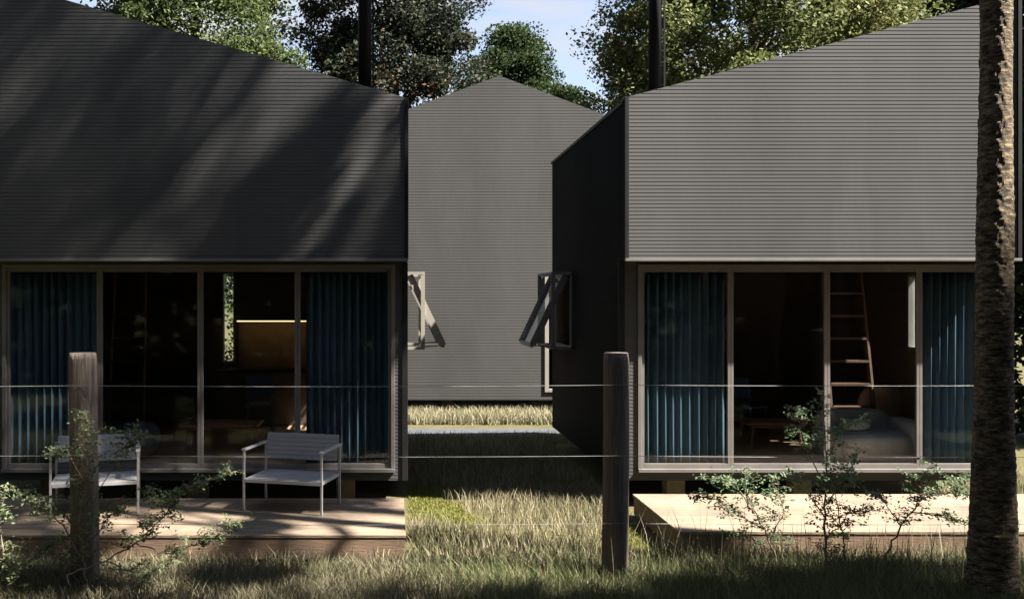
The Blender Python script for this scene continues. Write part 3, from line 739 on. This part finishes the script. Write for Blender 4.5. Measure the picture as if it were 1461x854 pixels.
# taller green grass in the foreground on the right
p = scatter(60000, -.2, 8, 6.8, 9.05); p = p[clear(p, .0)]
wgt = np.clip((p[:,0]-.0)*.8 + .45*nz(p, 1.6, 2), .0, 1)*np.clip((8.75-p[:,1])*2.2, .12, 1); p = p[rng.uniform(0, 1, len(p)) < wgt]
blades('tall_grass', p, .215, .0034, .5, M['grass_tall'], 'tall green grass growing round the fence posts and palm', .5)
# seed stalks
p = scatter(420, 1.6, 6.2, 7.9, 9.0); p = p[clear(p)]
blades('seed_stalks', p, .48, .0030, .22, M['grass_dry'], 'sparse tall seed stalks sticking out of the grass', .35)
# straw coloured rough grass beyond the path
p = scatter(16000, -3.5, 6.5, 18.75, 20.15)
blades('rough_grass', p, .21, .009, .5, M['grass_rough'], 'straw coloured rough grass at the foot of the gabled house')
p = scatter(50000, DL, 2.75, 8.6, 12.6); p = p[clear(p) & ~strips(p)]
blades('lawn_grass', p, .035, .005, .6, M['lawn'], 'mown lawn strip along the deck edges')

# ------------------------------------------------------------------ furnishings seen through the glass
def curtain(label, x0, x1, waves, seed):
    rs = np.random.default_rng(seed); n = waves*14; y0 = YW + .115; z0, z1 = .455, 2.915
    ph = rs.uniform(0, 6.28, 3); vs = []; fs = []; rows = 8
    for j in range(rows+1):
        z = z0 + (z1-z0)*j/rows
        for i in range(n+1):
            u = i/n; amp = .044*(1 + .3*math.sin(u*9+ph[0])); x = x0 + (x1-x0)*u
            t = u*waves*2*PI + .5*math.sin(u*13+ph[1])
            vs.append((x + .008*math.sin(t*2+j*.2), y0 + .02 + amp*math.sin(t + .12*math.sin(j*.7+ph[2])), z))
    for j in range(rows):
        for i in range(n):
            a = j*(n+1)+i; fs.append((a, a+1, a+n+2, a+n+1))
    ox = (x0+x1)/2
    c = thing('curtain', label, 'curtain', (ox, y0, 0))
    mb = MB(); mb.add([(x-ox, y-y0, z) for x, y, z in vs], fs); o = mb.build('cloth', M['curtain'], c, smooth=True)
    sm = o.modifiers.new('thick', 'SOLIDIFY'); sm.thickness = .003
    mb = MB(); mb.tube([(x0-ox-.03, .02, z1+.012), (x1-ox+.03, .02, z1+.012)], .008, 8); mb.build('rail', M['trim'], c)
PX = lambda p: px2x(p, YW+.12)
curtain('dim blue pleated curtain behind the fence post and partly hidden chair', PX(8), PX(137), 11, 1)
curtain('dark navy pleated curtain at the corner of the shaded house', PX(436), PX(556), 11, 2)
curtain('blue pleated curtain lit at its foot, beside the near fence post', PX(915), PX(1034), 10, 3)
curtain('blue pleated curtain with a slanting shadow, beside the palm trunk', PX(1317), PX(1437), 10, 4)

FZ = .44
def ladder(label, pa, pb, d0, wtop, wbot, n):
    xb, xt = px2x(pb, d0), px2x(pa, d0)
    l = thing('loft_ladder', label, 'ladder', (xb, d0, FZ)); H = 3.08-FZ; back = .35
    top = np.array((xt-xb, back, H)); 
    for s in (-1, 1):
        mb = MB(); mb.bar((s*wbot/2, 0, 0), top + np.array((s*wtop/2, 0, 0)), .035, .09); mb.build('rail', M['ladder'], l, bevel=.003)
    for i in range(n):
        u = (i+.7)/n*.97; c = top*u; w = wbot + (wtop-wbot)*u - .04
        mb = MB(); mb.box(c[0]-w/2, c[0]+w/2, c[1]-.045, c[1]+.045, c[2]-.016, c[2]+.016); mb.build('rung', M['ladder'], l)
ladder('brown wooden ladder seen through the shaded house glass', 176, 178, 13.2, .44, .50, 8)
ladder('brown wooden ladder leaning to the loft inside the sunlit house', 1214, 1220, 13.2, .56, .62, 8)

def table(label, x0, x1, y0, y1, h, mat, seed):
    t = thing('coffee_table', label, 'table', ((x0+x1)/2, (y0+y1)/2, FZ)); w, d = (x1-x0)/2, (y1-y0)/2
    mb = MB(); mb.box(-w, w, -d, d, h-.035, h); mb.build('tabletop', mat, t, bevel=.008)
    for sx in (-1, 1):
        for sy in (-1, 1):
            mb = MB(); mb.tube([(sx*(w-.06), sy*(d-.06), 0), (sx*(w-.10), sy*(d-.10), h-.036)], [.014, .022], 8); mb.build('leg', mat, t)
    mb = MB()
    mb.box(-w+.1, w-.1, -d+.09, -d+.11, h-.085, h-.036); mb.box(-w+.1, w-.1, d-.11, d-.09, h-.085, h-.036); mb.build('apron', mat, t)
xa, xb = px2x(1062, 13.1), px2x(1166, 13.1)
table('low red brown table inside the sunlit house', xa, xb, 12.95, 13.55, .36, M['redwood'], 1)
xa, xb = px2x(262, 13.0), px2x(372, 13.0)
table('low red brown table inside the shaded house behind the white chairs', xa, xb, 12.7, 13.3, .37, M['redwood'], 2)

def blob(name, mat, parent, c, r, seed, sq=2.6, lump=.06, nu=28, nv=18):
    """soft cushion: lumpy superellipsoid"""
    rs = np.random.default_rng(seed); ph = rs.uniform(0, 6.28, 4); vs = []; fs = []
    sg = lambda v, e: math.copysign(abs(v)**e, v)
    for j in range(nv+1):
        t = -PI/2 + PI*j/nv
        for i in range(nu):
            p = 2*PI*i/nu; e = 2/sq
            x, y, z = sg(math.cos(t), e)*sg(math.cos(p), e), sg(math.cos(t), e)*sg(math.sin(p), e), sg(math.sin(t), e)
            k = 1 + lump*math.sin(3*p+ph[0])*math.cos(2*t+ph[1]) + lump*.6*math.sin(5*p+ph[2]+3*z)
            vs.append((c[0]+r[0]*x*k, c[1]+r[1]*y*k, c[2]+r[2]*z*k))
    for j in range(nv):
        for i in range(nu):
            a, b = j*nu+i, j*nu+(i+1) % nu; fs.append((a, b, b+nu, a+nu))
    mb = MB(); mb.add(vs, fs); return mb.build(name, mat, parent, smooth=True)
bb = thing('beanbag', 'dark round beanbag inside the shaded house beside the hidden chair', 'beanbag', (px2x(192, 12.3), 12.35, FZ))
blob('bag', M['pouf'], bb, (0, 0, .23), (.33, .33, .235), 5, 2.2, .05)
sf = thing('sofa', 'grey rounded sofa inside the sunlit house', 'sofa', (px2x(1252, 11.9), 12.15, FZ))
blob('seat', M['sofa'], sf, (0, 0, .20), (.50, .42, .19), 6, 4, .015)
blob('backrest', M['sofa'], sf, (-.02, .36, .36), (.50, .13, .26), 7, 3.5, .02)
blob('armrest', M['sofa'], sf, (.48, -.02, .27), (.11, .40, .26), 8, 3.5, .02)
blob('armrest', M['sofa'], sf, (-.50, .06, .19), (.09, .34, .17), 9, 3.5, .02)
cu = thing('cushion', 'grey cushion lying on the sofa', 'cushion', (px2x(1225, 12.0), 12.1, FZ+.44)); blob('cover', M['sofa'], cu, (0, 0, .0), (.18, .15, .09), 10, 2.4, .04)
cu = thing('armchair', 'tan padded armchair behind the sofa in the sunlit house', 'armchair', (px2x(1280, 13.1), 13.25, FZ))
blob('seat', M['tan'], cu, (0, 0, .26), (.36, .34, .15), 11, 3, .02); blob('backrest', M['tan'], cu, (0, .26, .50), (.34, .12, .31), 12, 3, .03)
for sx in (-1, 1):
    for sy in (-1, 1):
        mb = MB(); mb.tube([(sx*.25, sy*.22, 0), (sx*.23, sy*.2, .16)], [.014, .02], 8); mb.build('leg', M['ladder'], cu)

def dining_chair(label, px, d0, rz):
    c = thing('dining_chair', label, 'chair', (px2x(px, d0), d0, FZ), rz)
    for sx in (-1, 1):
        for sy in (-1, 1):
            mb = MB(); mb.tube([(sx*.20, sy*.20, 0), (sx*.17, sy*.17, .44 if sy < 0 else .44)], [.012, .018], 8); mb.build('leg', M['bluechair'], c)
    mb = MB(); mb.box(-.22, .22, -.21, .21, .44, .475); mb.build('seat', M['bluechair'], c, bevel=.012)
    mb = MB(); mb.hexa([(-.22,-.215,.58),(.22,-.215,.58),(.22,-.19,.58),(-.22,-.19,.58),(-.2,-.26,.90),(.2,-.26,.90),(.2,-.235,.90),(-.2,-.235,.90)]); mb.build('backrest', M['bluechair'], c, bevel=.01)
    mb = MB()
    for sx in (-1, 1): mb.bar((sx*.17, -.18, .475), (sx*.17, -.215, .60), .025)
    mb.build('back_post', M['bluechair'], c)
dining_chair('blue chair inside the shaded house below the lit kitchen shelf', 370, 14.4, R(8))
dining_chair('blue chair inside the sunlit house behind the low table', 1068, 14.2, R(-60))

kx0, kx1 = px2x(336, 15.6), px2x(440, 15.6)
k = thing('kitchen_unit', 'dark kitchen unit with warm light under its wall cabinet in the shaded house', 'kitchen unit', ((kx0+kx1)/2, 15.9, FZ))
hw_ = (kx1-kx0)/2
mb = MB(); mb.box(-hw_-.3, hw_+.9, -.50, .03, 0, .86); mb.build('base_cabinet', M['cabinet'], k)
mb = MB(); mb.box(-hw_-.32, hw_+.92, -.53, .03, .862, .90); mb.build('worktop', M['trim'], k)
mb = MB(); mb.box(-hw_, hw_, .03, .058, .902, 1.70); mb.build('splashback', M['splash'], k)
mb = MB(); mb.box(-hw_, hw_, -.30, .028, 1.71, 2.45); mb.build('wall_cabinet', M['cabinet'], k)
mb = MB(); mb.box(-hw_+.02, hw_-.02, -.29, -.25, 1.692, 1.708); mb.build('lamp_strip', M['lamp'], k)

# ------------------------------------------------------------------ light, sky, camera
A_, B_ = .944, .33
el = math.atan(1.227)
sv = np.array((A_*math.cos(el), -B_*math.cos(el), math.sin(el)))
from mathutils import Vector
ld = bpy.data.lights.new('sun', 'SUN'); ld.energy = 5.0; ld.angle = R(.7); ld.color = (1, .94, .845)
lo = bpy.data.objects.new('sun', ld); COL.objects.link(lo); lo.location = (20, -10, 30)
lo.rotation_euler = Vector(sv).to_track_quat('Z', 'Y').to_euler()
w = bpy.data.worlds.new('World'); SC.world = w; w.use_nodes = True; nt = w.node_tree
bg = nt.nodes['Background']; bg.inputs[1].default_value = .055
sky = nt.nodes.new('ShaderNodeTexSky'); sky.sky_type = 'NISHITA'; sky.sun_disc = False
sky.sun_elevation = el; sky.sun_rotation = math.atan2(sv[0], sv[1]); sky.altitude = 1800; sky.air_density = 1.0; sky.dust_density = 1.0; sky.ozone_density = 1.0
tc = nt.nodes.new('ShaderNodeTexCoord'); mp = nt.nodes.new('ShaderNodeMapping'); mp.inputs['Scale'].default_value = (1.2, 1.2, 4.5); mp.inputs['Location'].default_value = (.35, .1, .3)
nn = nt.nodes.new('ShaderNodeTexNoise'); nn.inputs['Scale'].default_value = 2.6; nn.inputs['Detail'].default_value = 7; nn.inputs['Roughness'].default_value = .58
nt.links.new(tc.outputs['Generated'], mp.inputs[0]); nt.links.new(mp.outputs[0], nn.inputs['Vector'])
cr = ramp(nt, [(.44, (0,0,0)), (.60, (.85,.85,.85))]); nt.links.new(nn.outputs['Fac'], cr.inputs[0])
sp = nt.nodes.new('ShaderNodeSeparateXYZ'); nt.links.new(tc.outputs['Generated'], sp.inputs[0])
hz = ramp(nt, [(.0, (.8,.8,.8)), (.16, (.55,.55,.55)), (.30, (.32,.32,.32)), (.5, (.03,.03,.03))]); nt.links.new(sp.outputs['Z'], hz.inputs[0])
cl = nt.nodes.new('ShaderNodeMath'); cl.operation = 'MULTIPLY_ADD'; cl.use_clamp = True; cl.inputs[1].default_value = .75
nt.links.new(cr.outputs[0], cl.inputs[0]); nt.links.new(hz.outputs[0], cl.inputs[2])
mx = nt.nodes.new('ShaderNodeMix'); mx.data_type = 'RGBA'; mx.inputs['B'].default_value = (2.6, 2.62, 2.74, 1)
nt.links.new(cl.outputs[0], mx.inputs['Factor']); nt.links.new(sky.outputs[0], mx.inputs['A']); nt.links.new(mx.outputs['Result'], bg.inputs[0])

cam = bpy.data.cameras.new('camera'); co = bpy.data.objects.new('camera', cam); COL.objects.link(co)
co.location = (0, 0, CH); co.rotation_euler = (R(90), 0, 0)
cam.sensor_width = 36; cam.lens = F/1461*36; cam.shift_x = (730.5-CX)/1461; cam.shift_y = 0
cam.clip_start = .05; cam.clip_end = 2000
SC.camera = co
SC.render.engine = 'CYCLES'
SC.cycles.max_bounces = 8; SC.cycles.diffuse_bounces = 3; SC.cycles.transparent_max_bounces = 24
SC.cycles.use_denoising = True
SC.view_settings.view_transform = 'Standard'; SC.view_settings.look = 'None'; SC.view_settings.exposure = 2.48; SC.view_settings.gamma = 1
